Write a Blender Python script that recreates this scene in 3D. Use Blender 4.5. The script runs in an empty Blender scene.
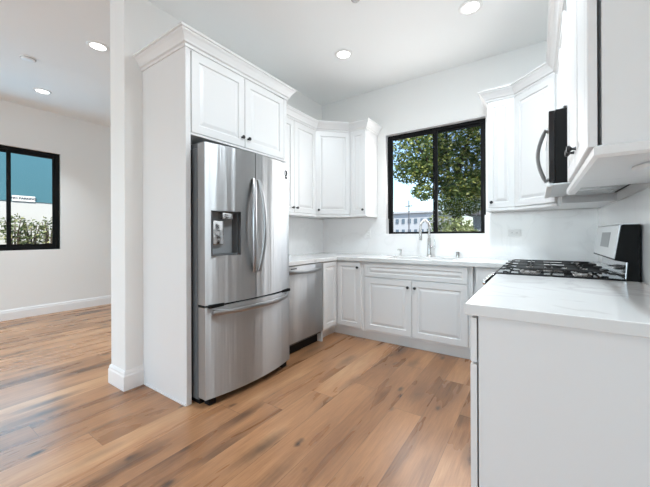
import bpy, bmesh, math, random
from mathutils import Vector, Matrix
random.seed(7)
C = bpy.context.scene.collection
SC = bpy.context.scene
R = math.radians

# ---------------------------------------------------------------- camera, sky, sun, daylight, added rear fill, exposure
cam_d = bpy.data.cameras.new('camera')
cam = bpy.data.objects.new('camera', cam_d); C.objects.link(cam); SC.camera = cam
cam_d.sensor_fit = 'HORIZONTAL'; cam_d.sensor_width = 36
cam_d.lens = 312.05 / 650 * 36
cam_d.shift_y = -(243.5 - 235.256) / 650
cam_d.clip_start = 0.02; cam_d.clip_end = 300
CAM_H = 1.1596
_y, _t, _r = R(34.26), R(-0.038), R(-0.2268)
_fw = Vector((-math.sin(_y), math.cos(_y), 0)); _rt = Vector((math.cos(_y), math.sin(_y), 0)); _up = Vector((0, 0, 1))
_f2 = _fw * math.cos(_t) - _up * math.sin(_t); _u2 = _up * math.cos(_t) + _fw * math.sin(_t)
_r3 = _rt * math.cos(_r) + _u2 * math.sin(_r); _u3 = _u2 * math.cos(_r) - _rt * math.sin(_r)
_m = Matrix((_r3, _u3, -_f2)).transposed().to_4x4(); _m.translation = (0, 0, CAM_H)
cam.matrix_world = _m

SC.view_settings.view_transform = 'Standard'
SC.view_settings.look = 'None'
SC.view_settings.gamma = 1.0
SC.view_settings.use_curve_mapping = False
SC.view_settings.exposure = -0.02
SC.cycles.max_bounces = 14
SC.cycles.diffuse_bounces = 10
SC.cycles.glossy_bounces = 5
SC.cycles.transparent_max_bounces = 24
SC.cycles.sample_clamp_indirect = 6.0
SC.cycles.caustics_reflective = False
SC.cycles.caustics_refractive = False

world = bpy.data.worlds.new('sky'); SC.world = world; world.use_nodes = True
wn = world.node_tree.nodes; wl = world.node_tree.links; wn.clear()
sky = wn.new('ShaderNodeTexSky'); sky.sky_type = 'NISHITA'; sky.sun_disc = False
sky.sun_elevation = R(52); sky.sun_rotation = R(150); sky.dust_density = 0.6; sky.ozone_density = 2.0
bg = wn.new('ShaderNodeBackground'); bg.inputs['Strength'].default_value = 0.36
wo = wn.new('ShaderNodeOutputWorld')
wl.new(sky.outputs[0], bg.inputs[0]); wl.new(bg.outputs[0], wo.inputs[0])

def lamp(name, kind, loc, direction, energy, color=(1, 1, 1), **kw):
    d = bpy.data.lights.new(name, kind); d.energy = energy; d.color = color
    for k, v in kw.items(): setattr(d, k, v)
    o = bpy.data.objects.new(name, d); C.objects.link(o); o.location = loc
    o.rotation_euler = Vector(direction).to_track_quat('-Z', 'Y').to_euler()
    return o
lamp('sun', 'SUN', (6, -6, 10), (-0.52, 0.42, -0.92), 11.0, (1.0, 0.95, 0.86), angle=R(0.53))
# added fill lamp at the unseen rear opening, then daylight at the two windows
lamp('rear_fill', 'AREA', (-2.6, -5.40, 1.38), (0, 1, 0.03), 130, (0.60, 0.84, 1.0), shape='RECTANGLE', size=5.4, size_y=2.6)
lamp('daylight_living', 'AREA', (-6.02, 0.85, 1.7), (1, 0, -0.1), 22, (0.36, 0.72, 1.0), shape='RECTANGLE', size=1.5, size_y=1.35)
lamp('daylight_kitchen', 'AREA', (-1.02, 3.776, 1.8), (0, -1, -0.10), 20, (1.0, 0.985, 0.965), shape='RECTANGLE', size=1.05, size_y=1.1)
DOWNLIGHT_W = 12; LAMP_C = (.82, .93, 1.0)

# ---------------------------------------------------------------- materials
def mat(name, color, rough=0.5, metal=0.0, bump=None, spec=0.5, emit=None, vary=None, aniso=0.0, coat=0.0):
    m = bpy.data.materials.new(name); m.use_nodes = True
    nt = m.node_tree; n = nt.nodes; l = nt.links
    b = n['Principled BSDF']
    c = (*color, 1)
    b.inputs['Base Color'].default_value = c
    b.inputs['Roughness'].default_value = rough
    b.inputs['Metallic'].default_value = metal
    b.inputs['Specular IOR Level'].default_value = spec
    b.inputs['Anisotropic'].default_value = aniso
    b.inputs['Coat Weight'].default_value = coat
    if emit: b.inputs['Emission Color'].default_value = (*emit[0], 1); b.inputs['Emission Strength'].default_value = emit[1]
    geo = n.new('ShaderNodeNewGeometry')
    if vary:                                   # (scale xyz, amount)
        mp = n.new('ShaderNodeVectorMath'); mp.operation = 'MULTIPLY'; mp.inputs[1].default_value = vary[0]
        no = n.new('ShaderNodeTexNoise'); no.inputs['Scale'].default_value = 1.0; no.inputs['Detail'].default_value = 4
        mx = n.new('ShaderNodeMixRGB'); mx.blend_type = 'MIX'
        k = vary[1]
        mx.inputs[1].default_value = (*[x * (1 - k) for x in color], 1); mx.inputs[2].default_value = (*[min(1, x * (1 + k)) for x in color], 1)
        l.new(geo.outputs['Position'], mp.inputs[0]); l.new(mp.outputs[0], no.inputs['Vector']); l.new(no.outputs[0], mx.inputs[0]); l.new(mx.outputs[0], b.inputs['Base Color'])
    if bump:                                   # (scale xyz, strength, distance)
        mp = n.new('ShaderNodeVectorMath'); mp.operation = 'MULTIPLY'; mp.inputs[1].default_value = bump[0]
        no = n.new('ShaderNodeTexNoise'); no.inputs['Scale'].default_value = 1.0; no.inputs['Detail'].default_value = 3
        bu = n.new('ShaderNodeBump'); bu.inputs['Strength'].default_value = bump[1]; bu.inputs['Distance'].default_value = bump[2]
        l.new(geo.outputs['Position'], mp.inputs[0]); l.new(mp.outputs[0], no.inputs['Vector']); l.new(no.outputs[0], bu.inputs['Height']); l.new(bu.outputs[0], b.inputs['Normal'])
    return m

M = {}
M['wall'] = mat('wall_paint', (0.835, 0.837, 0.827), 0.75, bump=((90, 90, 90), 0.06, 0.002))
M['ceiling'] = mat('ceiling_paint', (0.90, 0.915, 0.915), 0.85, bump=((80, 80, 80), 0.05, 0.002))
M['white'] = mat('cabinet_lacquer', (0.75, 0.75, 0.75), 0.28, vary=((3, 3, 3), 0.008))
M['trim'] = mat('trim_paint', (0.84, 0.84, 0.84), 0.4, vary=((3, 3, 3), 0.008))
M['toe'] = mat('toe_kick_paint', (0.80, 0.80, 0.79), 0.45, vary=((3, 3, 3), 0.01))
def brushed(m, aniso, rough, rot):
    nt = m.node_tree; n = nt.nodes; l = nt.links; b = n['Principled BSDF']
    b.inputs['Anisotropic'].default_value = aniso; b.inputs['Roughness'].default_value = rough; b.inputs['Anisotropic Rotation'].default_value = rot
    t = n.new('ShaderNodeTangent'); t.direction_type = 'RADIAL'; t.axis = 'Z'; l.new(t.outputs[0], b.inputs['Tangent'])
    # faint waviness of the sheet, so reflections break into upright streaks
    g = n.new('ShaderNodeNewGeometry'); mp = n.new('ShaderNodeVectorMath'); mp.operation = 'MULTIPLY'; mp.inputs[1].default_value = (9, 9, 0.25)
    no = n.new('ShaderNodeTexNoise'); no.inputs['Scale'].default_value = 1.0; no.inputs['Detail'].default_value = 4
    bu = n.new('ShaderNodeBump'); bu.inputs['Strength'].default_value = 0.5; bu.inputs['Distance'].default_value = 0.02
    l.new(g.outputs['Position'], mp.inputs[0]); l.new(mp.outputs[0], no.inputs['Vector']); l.new(no.outputs[0], bu.inputs['Height']); l.new(bu.outputs[0], b.inputs['Normal'])
M['steel'] = mat('brushed_steel', (0.48, 0.485, 0.49), 0.3, 1.0, vary=((180, 180, 2), 0.05))
brushed(M['steel'], 0.97, 0.42, 0.25)
M['steel_side'] = mat('steel_edge', (0.62, 0.60, 0.58), 0.4, 1.0, vary=((40, 40, 2), 0.04))
M['chrome'] = mat('polished_steel', (0.72, 0.72, 0.73), 0.12, 1.0, vary=((20, 20, 20), 0.02))
M['nickel'] = mat('brushed_nickel', (0.62, 0.61, 0.60), 0.25, 1.0, vary=((60, 60, 60), 0.04))
M['steel_h'] = mat('brushed_steel_flat', (0.62, 0.62, 0.62), 0.3, 1.0, bump=((3, 260, 260), 0.03, 0.001), vary=((2, 90, 90), 0.04))
M['handle'] = mat('handle_steel', (0.38, 0.38, 0.385), 0.3, 1.0, vary=((40, 40, 40), 0.03))
M['handle_dark'] = mat('handle_dark_steel', (0.20, 0.20, 0.20), 0.3, 0.8, vary=((40, 40, 40), 0.03))
M['darkgrey'] = mat('grey_casing', (0.10, 0.105, 0.11), 0.45, vary=((30, 30, 30), 0.08))
M['midgrey'] = mat('grey_plastic', (0.26, 0.27, 0.28), 0.4, vary=((30, 30, 30), 0.05))
M['black'] = mat('black_enamel', (0.008, 0.008, 0.008), 0.5, spec=0.12, vary=((30, 30, 30), 0.1))
M['iron'] = mat('cast_iron', (0.018, 0.018, 0.018), 0.55, bump=((300, 300, 300), 0.15, 0.001))
M['blackglass'] = mat('black_glass', (0.008, 0.008, 0.009), 0.06, vary=((5, 5, 5), 0.1))
M['blackmetal'] = mat('black_window_metal', (0.006, 0.006, 0.0065), 0.5, spec=0.15, vary=((20, 20, 20), 0.1))
M['knob'] = mat('matte_black_knob', (0.012, 0.011, 0.011), 0.4, vary=((50, 50, 50), 0.1))
M['logo'] = mat('dark_badge', (0.03, 0.03, 0.035), 0.4, vary=((50, 50, 50), 0.1))
M['plate'] = mat('white_plastic', (0.84, 0.84, 0.83), 0.3, vary=((20, 20, 20), 0.01))
M['slot'] = mat('slot_dark', (0.08, 0.08, 0.08), 0.5, vary=((20, 20, 20), 0.05))
M['lens'] = mat('lit_lens', (1, 1, 1), 0.4, emit=((1.0, 0.985, 0.96), 5.0))
M['teal'] = mat('teal_stucco', (0.055, 0.165, 0.205), 0.8, bump=((14, 14, 14), 0.1, 0.01), vary=((1.5, 1.5, 1.5), 0.06))
M['stucco'] = mat('white_stucco', (0.50, 0.50, 0.485), 0.85, bump=((40, 40, 40), 0.15, 0.005), vary=((1, 1, 1), 0.04))
M['signwhite'] = mat('sign_white', (0.8, 0.8, 0.78), 0.5, vary=((3, 3, 3), 0.02))
M['signink'] = mat('sign_ink', (0.02, 0.03, 0.05), 0.5, vary=((3, 3, 3), 0.05))
M['asphalt'] = mat('asphalt', (0.22, 0.21, 0.20), 0.9, bump=((60, 60, 60), 0.3, 0.01), vary=((2, 2, 2), 0.15))
M['farwall'] = mat('far_building_wall', (0.40, 0.42, 0.44), 0.8, vary=((1, 1, 1), 0.06))
M['farglass'] = mat('far_window_glass', (0.10, 0.14, 0.18), 0.2, vary=((1, 1, 1), 0.2))
M['brick'] = mat('red_brick_low_wall', (0.36, 0.14, 0.10), 0.85, vary=((3, 3, 9), 0.25))
M['greyside'] = mat('grey_siding', (0.30, 0.34, 0.36), 0.8, bump=((0.5, 0.5, 30), 0.4, 0.02), vary=((1, 1, 6), 0.08))
M['roofing'] = mat('grey_roof', (0.16, 0.16, 0.17), 0.9, vary=((6, 6, 6), 0.2))
M['bark'] = mat('bark', (0.085, 0.062, 0.045), 0.9, bump=((20, 20, 6), 0.6, 0.02), vary=((8, 8, 2), 0.3))
M['pole'] = mat('pole_wood', (0.10, 0.10, 0.11), 0.8, vary=((8, 8, 2), 0.2))

def leaf_mat(name, c1, c2, c3):
    m = bpy.data.materials.new(name); m.use_nodes = True
    nt = m.node_tree; n = nt.nodes; l = nt.links
    b = n['Principled BSDF']; b.inputs['Roughness'].default_value = 0.5
    g = n.new('ShaderNodeNewGeometry'); cr = n.new('ShaderNodeValToRGB')
    e = cr.color_ramp.elements; e[0].color = (*c1, 1); e[1].color = (*c3, 1)
    x = e.new(0.55); x.color = (*c2, 1)
    l.new(g.outputs['Random Per Island'], cr.inputs[0]); l.new(cr.outputs[0], b.inputs['Base Color'])
    tr = n.new('ShaderNodeBsdfTranslucent'); l.new(cr.outputs[0], tr.inputs[0])
    mx = n.new('ShaderNodeMixShader'); mx.inputs[0].default_value = 0.35
    l.new(b.outputs[0], mx.inputs[1]); l.new(tr.outputs[0], mx.inputs[2]); l.new(mx.outputs[0], n['Material Output'].inputs[0])
    return m
M['leaf'] = leaf_mat('tree_leaf', (0.045, 0.085, 0.025), (0.13, 0.20, 0.055), (0.44, 0.44, 0.12))
M['bushleaf'] = leaf_mat('bush_leaf', (0.22, 0.28, 0.12), (0.40, 0.46, 0.20), (0.55, 0.58, 0.28))
M['shrubleaf'] = leaf_mat('shrub_leaf', (0.05, 0.08, 0.035), (0.13, 0.17, 0.07), (0.40, 0.40, 0.20))

def glass_mat(name, tint, refl=0.9):
    m = bpy.data.materials.new(name); m.use_nodes = True
    nt = m.node_tree; n = nt.nodes; l = nt.links; n.clear()
    o = n.new('ShaderNodeOutputMaterial'); t = n.new('ShaderNodeBsdfTransparent'); t.inputs[0].default_value = (*tint, 1)
    g = n.new('ShaderNodeBsdfGlossy'); g.inputs['Roughness'].default_value = 0.0; g.inputs[0].default_value = (refl, refl, refl, 1)
    f = n.new('ShaderNodeFresnel'); f.inputs[0].default_value = 1.45
    mx = n.new('ShaderNodeMixShader'); l.new(f.outputs[0], mx.inputs[0]); l.new(t.outputs[0], mx.inputs[1]); l.new(g.outputs[0], mx.inputs[2]); l.new(mx.outputs[0], o.inputs[0])
    return m
M['glass'] = glass_mat('clear_glass', (0.97, 0.98, 0.98), 0.08)
def screen_mat():
    m = bpy.data.materials.new('insect_mesh'); m.use_nodes = True
    nt = m.node_tree; n = nt.nodes; l = nt.links; n.clear()
    o = n.new('ShaderNodeOutputMaterial'); t = n.new('ShaderNodeBsdfTransparent'); d = n.new('ShaderNodeBsdfDiffuse'); d.inputs[0].default_value = (0.01, 0.01, 0.01, 1)
    mx = n.new('ShaderNodeMixShader'); mx.inputs[0].default_value = 0.28
    l.new(t.outputs[0], mx.inputs[1]); l.new(d.outputs[0], mx.inputs[2]); l.new(mx.outputs[0], o.inputs[0]); return m
M['screen'] = screen_mat()

def quartz(name, base, vein, rough, amount):
    m = bpy.data.materials.new(name); m.use_nodes = True
    nt = m.node_tree; n = nt.nodes; l = nt.links
    b = n['Principled BSDF']; b.inputs['Roughness'].default_value = rough
    g = n.new('ShaderNodeNewGeometry')
    mp = n.new('ShaderNodeMapping'); mp.inputs['Rotation'].default_value = (0.3, 0.2, 0.6); mp.inputs['Scale'].default_value = (1, 1.9, 1.4)
    no = n.new('ShaderNodeTexNoise'); no.inputs['Scale'].default_value = 1.7; no.inputs['Detail'].default_value = 6; no.inputs['Distortion'].default_value = 1.0
    a = n.new('ShaderNodeMath'); a.operation = 'SUBTRACT'; a.inputs[1].default_value = 0.5
    ab = n.new('ShaderNodeMath'); ab.operation = 'ABSOLUTE'
    cr = n.new('ShaderNodeValToRGB'); cr.color_ramp.elements[0].position = 0.0; cr.color_ramp.elements[0].color = (amount,) * 3 + (1,)
    cr.color_ramp.elements[1].position = 0.022; cr.color_ramp.elements[1].color = (0, 0, 0, 1)
    n2 = n.new('ShaderNodeTexNoise'); n2.inputs['Scale'].default_value = 1.1
    mm = n.new('ShaderNodeMath'); mm.operation = 'MULTIPLY'
    mx = n.new('ShaderNodeMixRGB'); mx.inputs[1].default_value = (*base, 1); mx.inputs[2].default_value = (*vein, 1)
    l.new(g.outputs['Position'], mp.inputs[0]); l.new(mp.outputs[0], no.inputs['Vector']); l.new(mp.outputs[0], n2.inputs['Vector'])
    l.new(no.outputs[0], a.inputs[0]); l.new(a.outputs[0], ab.inputs[0]); l.new(ab.outputs[0], cr.inputs[0])
    l.new(cr.outputs[0], mm.inputs[0]); l.new(n2.outputs[0], mm.inputs[1]); l.new(mm.outputs[0], mx.inputs[0]); l.new(mx.outputs[0], b.inputs['Base Color'])
    return m
M['quartz'] = quartz('quartz_worktop', (0.70, 0.70, 0.695), (0.45, 0.44, 0.43), 0.16, 0.7)
M['splash'] = quartz('quartz_splash', (0.90, 0.90, 0.90), (0.6, 0.6, 0.6), 0.14, 0.25)

def floor_mat():
    m = bpy.data.materials.new('oak_planks'); m.use_nodes = True
    nt = m.node_tree; n = nt.nodes; l = nt.links
    b = n['Principled BSDF']; b.inputs['Roughness'].default_value = 0.33
    g = n.new('ShaderNodeNewGeometry'); sp = n.new('ShaderNodeSeparateXYZ'); l.new(g.outputs['Position'], sp.inputs[0])
    def mt(op, a, bb=None):
        x = n.new('ShaderNodeMath'); x.operation = op
        for i, v in enumerate((a, bb)):
            if v is None: continue
            if isinstance(v, (int, float)): x.inputs[i].default_value = v
            else: l.new(v, x.inputs[i])
        return x.outputs[0]
    W_, L_ = 0.197, 1.75
    xr = mt('DIVIDE', mt('ADD', sp.outputs[0], 0.42 + 100 * W_), W_); row = mt('FLOOR', xr)
    wn1 = n.new('ShaderNodeTexWhiteNoise'); wn1.noise_dimensions = '1D'; l.new(row, wn1.inputs['W'])
    yr = mt('DIVIDE', mt('ADD', mt('ADD', sp.outputs[1], 20.0), mt('MULTIPLY', wn1.outputs['Value'], L_)), L_); col = mt('FLOOR', yr)
    cv = n.new('ShaderNodeCombineXYZ'); l.new(row, cv.inputs[0]); l.new(col, cv.inputs[1])
    wn2 = n.new('ShaderNodeTexWhiteNoise'); wn2.noise_dimensions = '2D'; l.new(cv.outputs[0], wn2.inputs['Vector'])
    idv = wn2.outputs['Value']
    def coords(sx, sy, k1=57.0, k2=91.0):
        c = n.new('ShaderNodeCombineXYZ')
        l.new(mt('ADD', mt('MULTIPLY', sp.outputs[0], sx), mt('MULTIPLY', idv, k1)), c.inputs[0]); l.new(mt('ADD', mt('MULTIPLY', sp.outputs[1], sy), mt('MULTIPLY', idv, k2)), c.inputs[1]); return c.outputs[0]
    def noise(vec, detail, rough=0.6, dist=0.0):
        t = n.new('ShaderNodeTexNoise'); t.inputs['Scale'].default_value = 1.0; t.inputs['Detail'].default_value = detail; t.inputs['Roughness'].default_value = rough; t.inputs['Distortion'].default_value = dist
        l.new(vec, t.inputs['Vector']); return t.outputs[0]
    broad = noise(coords(7.0, 1.1), 3, 0.5, 0.6)            # light and dark figure along the board
    grain = noise(coords(70.0, 4.0), 4, 0.65, 0.3)          # fine grain
    pores = noise(coords(190.0, 9.0), 2)
    val = mt('ADD', mt('ADD', mt('MULTIPLY', mt('SUBTRACT', idv, 0.5), 0.34), mt('MULTIPLY', mt('SUBTRACT', broad, 0.5), 1.12)), mt('ADD', mt('MULTIPLY', mt('SUBTRACT', grain, 0.5), 0.55), mt('ADD', mt('MULTIPLY', mt('SUBTRACT', pores, 0.5), 0.22), 0.5)))
    cr = n.new('ShaderNodeValToRGB'); e = cr.color_ramp.elements
    e[0].position = 0.05; e[0].color = (0.125, 0.058, 0.028, 1); e[1].position = 0.98; e[1].color = (0.60, 0.355, 0.190, 1)
    for p_, c_ in ((0.34, (0.280, 0.134, 0.064)), (0.62, (0.425, 0.216, 0.106))):
        x = e.new(p_); x.color = (*c_, 1)
    l.new(val, cr.inputs[0])
    # knots: a small dark heart inside an elongated brown smudge, in some of the cells only
    def knots(sx, sy, off, r0, r1, keep):
        vo = n.new('ShaderNodeTexVoronoi'); vo.inputs['Scale'].default_value = 1.0; vo.inputs['Randomness'].default_value = 0.9
        v2 = n.new('ShaderNodeVectorMath'); v2.operation = 'ADD'; v2.inputs[1].default_value = (off, off * 1.7, 0); l.new(coords(sx, sy, 31.0, 47.0), v2.inputs[0])
        dn = n.new('ShaderNodeVectorMath'); dn.operation = 'ADD'
        nd = n.new('ShaderNodeTexNoise'); nd.inputs['Scale'].default_value = 14.0; nd.inputs['Detail'].default_value = 3; l.new(g.outputs['Position'], nd.inputs['Vector'])
        sc = n.new('ShaderNodeVectorMath'); sc.operation = 'SCALE'; sc.inputs['Scale'].default_value = 0.16; l.new(nd.outputs['Color'], sc.inputs[0])
        l.new(v2.outputs[0], dn.inputs[0]); l.new(sc.outputs[0], dn.inputs[1]); l.new(dn.outputs[0], vo.inputs['Vector'])
        r = n.new('ShaderNodeMapRange'); r.inputs['From Min'].default_value = r0; r.inputs['From Max'].default_value = r1; r.inputs['To Min'].default_value = 1; r.inputs['To Max'].default_value = 0
        l.new(vo.outputs['Distance'], r.inputs['Value'])
        sc2 = n.new('ShaderNodeSeparateColor'); l.new(vo.outputs['Color'], sc2.inputs[0])
        return mt('MULTIPLY', r.outputs[0], mt('LESS_THAN', sc2.outputs[0], keep))
    mk = n.new('ShaderNodeMixRGB'); mk.inputs[2].default_value = (0.080, 0.046, 0.030, 1); l.new(mt('MULTIPLY', knots(6.0, 1.5, 3.3, 0.06, 0.36, 0.75), 0.8), mk.inputs[0]); l.new(cr.outputs[0], mk.inputs[1])
    mk2 = n.new('ShaderNodeMixRGB'); mk2.inputs[2].default_value = (0.035, 0.022, 0.015, 1); l.new(mt('MULTIPLY', knots(6.0, 2.8, 8.1, 0.04, 0.15, 0.75), 0.92), mk2.inputs[0]); l.new(mk.outputs[0], mk2.inputs[1])
    fx = mt('FRACT', xr); fy = mt('FRACT', yr)
    sx = mt('LESS_THAN', mt('MINIMUM', fx, mt('SUBTRACT', 1.0, fx)), 0.007); sy = mt('LESS_THAN', mt('MINIMUM', fy, mt('SUBTRACT', 1.0, fy)), 0.0009)
    seam = mt('MAXIMUM', sx, sy)
    ms = n.new('ShaderNodeMixRGB'); ms.inputs[2].default_value = (0.10, 0.055, 0.032, 1); l.new(mt('MULTIPLY', seam, 0.65), ms.inputs[0]); l.new(mk2.outputs[0], ms.inputs[1])
    l.new(ms.outputs[0], b.inputs['Base Color'])
    bu = n.new('ShaderNodeBump'); bu.inputs['Strength'].default_value = 0.04; bu.inputs['Distance'].default_value = 0.002
    l.new(mt('SUBTRACT', grain, mt('MULTIPLY', seam, 1.5)), bu.inputs['Height']); l.new(bu.outputs[0], b.inputs['Normal'])
    l.new(mt('ADD', 0.24, mt('MULTIPLY', broad, 0.08)), b.inputs['Roughness'])
    return m
M['floor'] = floor_mat()

# ---------------------------------------------------------------- mesh helpers
class MB:
    def __init__(self): self.bm = bmesh.new()
    def _mx(self, bm2, mx):
        if mx is not None: bmesh.ops.transform(bm2, matrix=mx, verts=bm2.verts)
        me = bpy.data.meshes.new('tmp'); bm2.to_mesh(me); bm2.free(); self.bm.from_mesh(me); bpy.data.meshes.remove(me)
        return self
    def box(self, x0, x1, y0, y1, z0, z1, bev=0.0, seg=2, mx=None):
        b = bmesh.new(); bmesh.ops.create_cube(b, size=1)
        for v in b.verts: v.co = Vector((x0 + (v.co.x + .5) * (x1 - x0), y0 + (v.co.y + .5) * (y1 - y0), z0 + (v.co.z + .5) * (z1 - z0)))
        if bev: bmesh.ops.bevel(b, geom=list(b.edges), offset=bev, segments=seg, affect='EDGES', profile=0.5)
        return self._mx(b, mx)
    def prism(self, pts, vec, bev=0.0, mx=None):            # polygon of 3D points, swept by vec
        b = bmesh.new(); vs = [b.verts.new(p) for p in pts]; f = b.faces.new(vs)
        r = bmesh.ops.extrude_face_region(b, geom=[f]); vec = Vector(vec)
        for v in r['geom']:
            if isinstance(v, bmesh.types.BMVert): v.co += vec
        bmesh.ops.recalc_face_normals(b, faces=b.faces)
        if bev: bmesh.ops.bevel(b, geom=list(b.edges), offset=bev, segments=2, affect='EDGES', profile=0.5)
        return self._mx(b, mx)
    def tube(self, pts, r, n=10, flat=None, up=None, caps=True):           # r number or list; flat=(a,b) elliptical half sizes
        pts = [Vector(p) for p in pts]; b = bmesh.new(); rings = []
        prev = None
        for i, p in enumerate(pts):
            t = (pts[min(i + 1, len(pts) - 1)] - pts[max(i - 1, 0)]).normalized()
            if prev is None:
                a = Vector(up) if up else (Vector((0, 0, 1)) if abs(t.z) < 0.9 else Vector((1, 0, 0)))
            else: a = prev
            u = (a - t * a.dot(t)).normalized(); prev = u; w = t.cross(u)
            rr = r[i] if isinstance(r, (list, tuple)) else r
            ra, rb = flat if flat else (rr, rr)
            rings.append([b.verts.new(p + u * ra * math.cos(2 * math.pi * k / n) + w * rb * math.sin(2 * math.pi * k / n)) for k in range(n)])
        for i in range(len(rings) - 1):
            for k in range(n): b.faces.new((rings[i][k], rings[i][(k + 1) % n], rings[i + 1][(k + 1) % n], rings[i + 1][k]))
        if caps: b.faces.new(rings[0][::-1]); b.faces.new(rings[-1])
        bmesh.ops.recalc_face_normals(b, faces=b.faces)
        return self._mx(b, None)
    def lathe(self, prof, loc, axis=(0, 0, 1), n=24):       # prof [(r, h)] along axis from loc
        b = bmesh.new(); q = Vector((0, 0, 1)).rotation_difference(Vector(axis)).to_matrix(); loc = Vector(loc)
        rings = []
        for r, h in prof:
            if r < 1e-6: rings.append([b.verts.new(loc + q @ Vector((0, 0, h)))])
            else: rings.append([b.verts.new(loc + q @ Vector((r * math.cos(2 * math.pi * k / n), r * math.sin(2 * math.pi * k / n), h))) for k in range(n)])
        for i in range(len(rings) - 1):
            a, c = rings[i], rings[i + 1]
            if len(a) == 1 and len(c) == 1: continue
            for k in range(n):
                k2 = (k + 1) % n
                if len(a) == 1: b.faces.new((a[0], c[k2], c[k]))
                elif len(c) == 1: b.faces.new((a[k], a[k2], c[0]))
                else: b.faces.new((a[k], a[k2], c[k2], c[k]))
        bmesh.ops.recalc_face_normals(b, faces=b.faces)
        return self._mx(b, None)
    def mould(self, prof, path, side=1):                     # prof [(out, z)] closed polygon; path [(x, y)] ; out = right of travel * side
        b = bmesh.new(); P_ = [Vector(p) for p in path]; rings = []
        for i, p in enumerate(P_):
            d0 = (P_[i] - P_[i - 1]).normalized() if i > 0 else None
            d1 = (P_[i + 1] - P_[i]).normalized() if i < len(P_) - 1 else None
            n0 = Vector((d0.y, -d0.x)) * side if d0 else None; n1 = Vector((d1.y, -d1.x)) * side if d1 else None
            if n0 is None: o = n1
            elif n1 is None: o = n0
            else: o = (n0 + n1) / (1 + n0.dot(n1))
            rings.append([b.verts.new((p.x + o.x * u, p.y + o.y * u, z)) for u, z in prof])
        n = len(prof)
        for i in range(len(rings) - 1):
            for k in range(n): b.faces.new((rings[i][k], rings[i][(k + 1) % n], rings[i + 1][(k + 1) % n], rings[i + 1][k]))
        b.faces.new(rings[0][::-1]); b.faces.new(rings[-1])
        bmesh.ops.recalc_face_normals(b, faces=b.faces)
        return self._mx(b, None)
    def quad(self, a, b_, c, d):
        vs = [self.bm.verts.new(p) for p in (a, b_, c, d)]; self.bm.faces.new(vs); return self
    def panel_door(self, origin, u, w, h, t=0.02, fr=0.058, raised=True):
        """framed door with a raised field: origin lower corner on its back plane, u along the width"""
        u = Vector(u).normalized(); v = Vector((0, 0, 1)); nn = u.cross(v); o = Vector(origin)
        fr = min(fr, w * 0.27, h * 0.27)
        b = bmesh.new()
        st = [(0, 0), (0, t - .003), (.003, t), (fr, t), (fr + .005, t - .009), (fr + .011, t - .009)]
        if raised: st += [(fr + .034, t - .002), (fr + .036, t - .0015)]
        rings = []
        for ins, d in st:
            ins2 = min(ins, w / 2 - .004, h / 2 - .004)
            rings.append([b.verts.new(o + u * a + v * c + nn * d) for a, c in ((ins2, ins2), (w - ins2, ins2), (w - ins2, h - ins2), (ins2, h - ins2))])
        b.faces.new(rings[0][::-1])
        for i in range(len(rings) - 1):
            for k in range(4): b.faces.new((rings[i][k], rings[i][(k + 1) % 4], rings[i + 1][(k + 1) % 4], rings[i + 1][k]))
        b.faces.new(rings[-1])
        bmesh.ops.recalc_face_normals(b, faces=b.faces)
        return self._mx(b, None)
    def build(self, name, m, parent=None, smooth=False, loc=None):
        me = bpy.data.meshes.new(name)
        if parent is not None: base = Vector(parent['_w'])
        elif loc is not None: base = Vector(loc)
        else:
            xs = [v.co for v in self.bm.verts]
            base = Vector(((min(c.x for c in xs) + max(c.x for c in xs)) / 2, (min(c.y for c in xs) + max(c.y for c in xs)) / 2, min(c.z for c in xs)))
        bmesh.ops.translate(self.bm, vec=-base, verts=self.bm.verts)
        if smooth:
            for f in self.bm.faces: f.smooth = True
        self.bm.to_mesh(me); self.bm.free()
        if smooth: me.set_sharp_from_angle(angle=R(35))
        me.materials.append(m)
        o = bpy.data.objects.new(name, me); C.objects.link(o)
        o['_w'] = tuple(base)
        if parent is not None: o.parent = parent
        else: o.location = base
        return o

def thing(name, label, cat, loc, group=None):
    o = bpy.data.objects.new(name, None); C.objects.link(o); o.empty_display_size = 0.05
    o.location = loc; o['_w'] = tuple(loc); o['label'] = label; o['category'] = cat
    if group: o['group'] = group
    return o
def tag(o, label, cat, group=None):
    o['label'] = label; o['category'] = cat
    if group: o['group'] = group
    return o
def struct(o, label=None, cat='structure'):
    o['kind'] = 'structure'
    if label: o['label'] = label
    return o

# ---------------------------------------------------------------- dimensions
XF, XW, XWE, XR = -6.093, -2.568, -2.806, 0.465       # living wall, partition faces, right wall
D, YR, H = 3.713, -5.5, 3.043                          # window wall, rear wall, ceiling
YE = 1.092                                             # partition end
WL, WR, WB, WT = -1.597, -0.447, 1.160, 2.432          # kitchen window opening
TH = 0.14
SZ_ = 1.386
CZ = 0.914                                             # worktop height

# ---------------------------------------------------------------- setting
struct(MB().box(XF - TH, XR + TH, YR - TH, D + TH, -0.12, 0.0).build('floor', M['floor']))
struct(MB().box(XF - TH, XR + TH, YR - TH, D + TH, H, H + 0.2).build('ceiling', M['ceiling']))
def wall_x(name, x0, x1, y0, y1, op=None):
    """wall slab lying along X between x0 and x1, with an opening (a, b, z0, z1)"""
    m = MB()
    if op:
        a, b, c, d = op
        m.box(x0, a, y0, y1, 0, H); m.box(b, x1, y0, y1, 0, H)
        if c > 0: m.box(a, b, y0, y1, 0, c)
        m.box(a, b, y0, y1, d, H)
    else: m.box(x0, x1, y0, y1, 0, H)
    return struct(m.build(name, M['wall']))
wall_x('wall_back', XF - TH, XR + TH, D, D + TH, (WL, WR, WB, WT))
wall_x('wall_front', XF - TH, XR + TH, YR - TH, YR, (-5.4, 0.2, 0.0, 2.7))
struct(MB().box(XR, XR + TH, YR, D, 0, H).build('wall_right', M['wall']))
LW = (0.25, 1.688, 0.965, 2.432)
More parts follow.
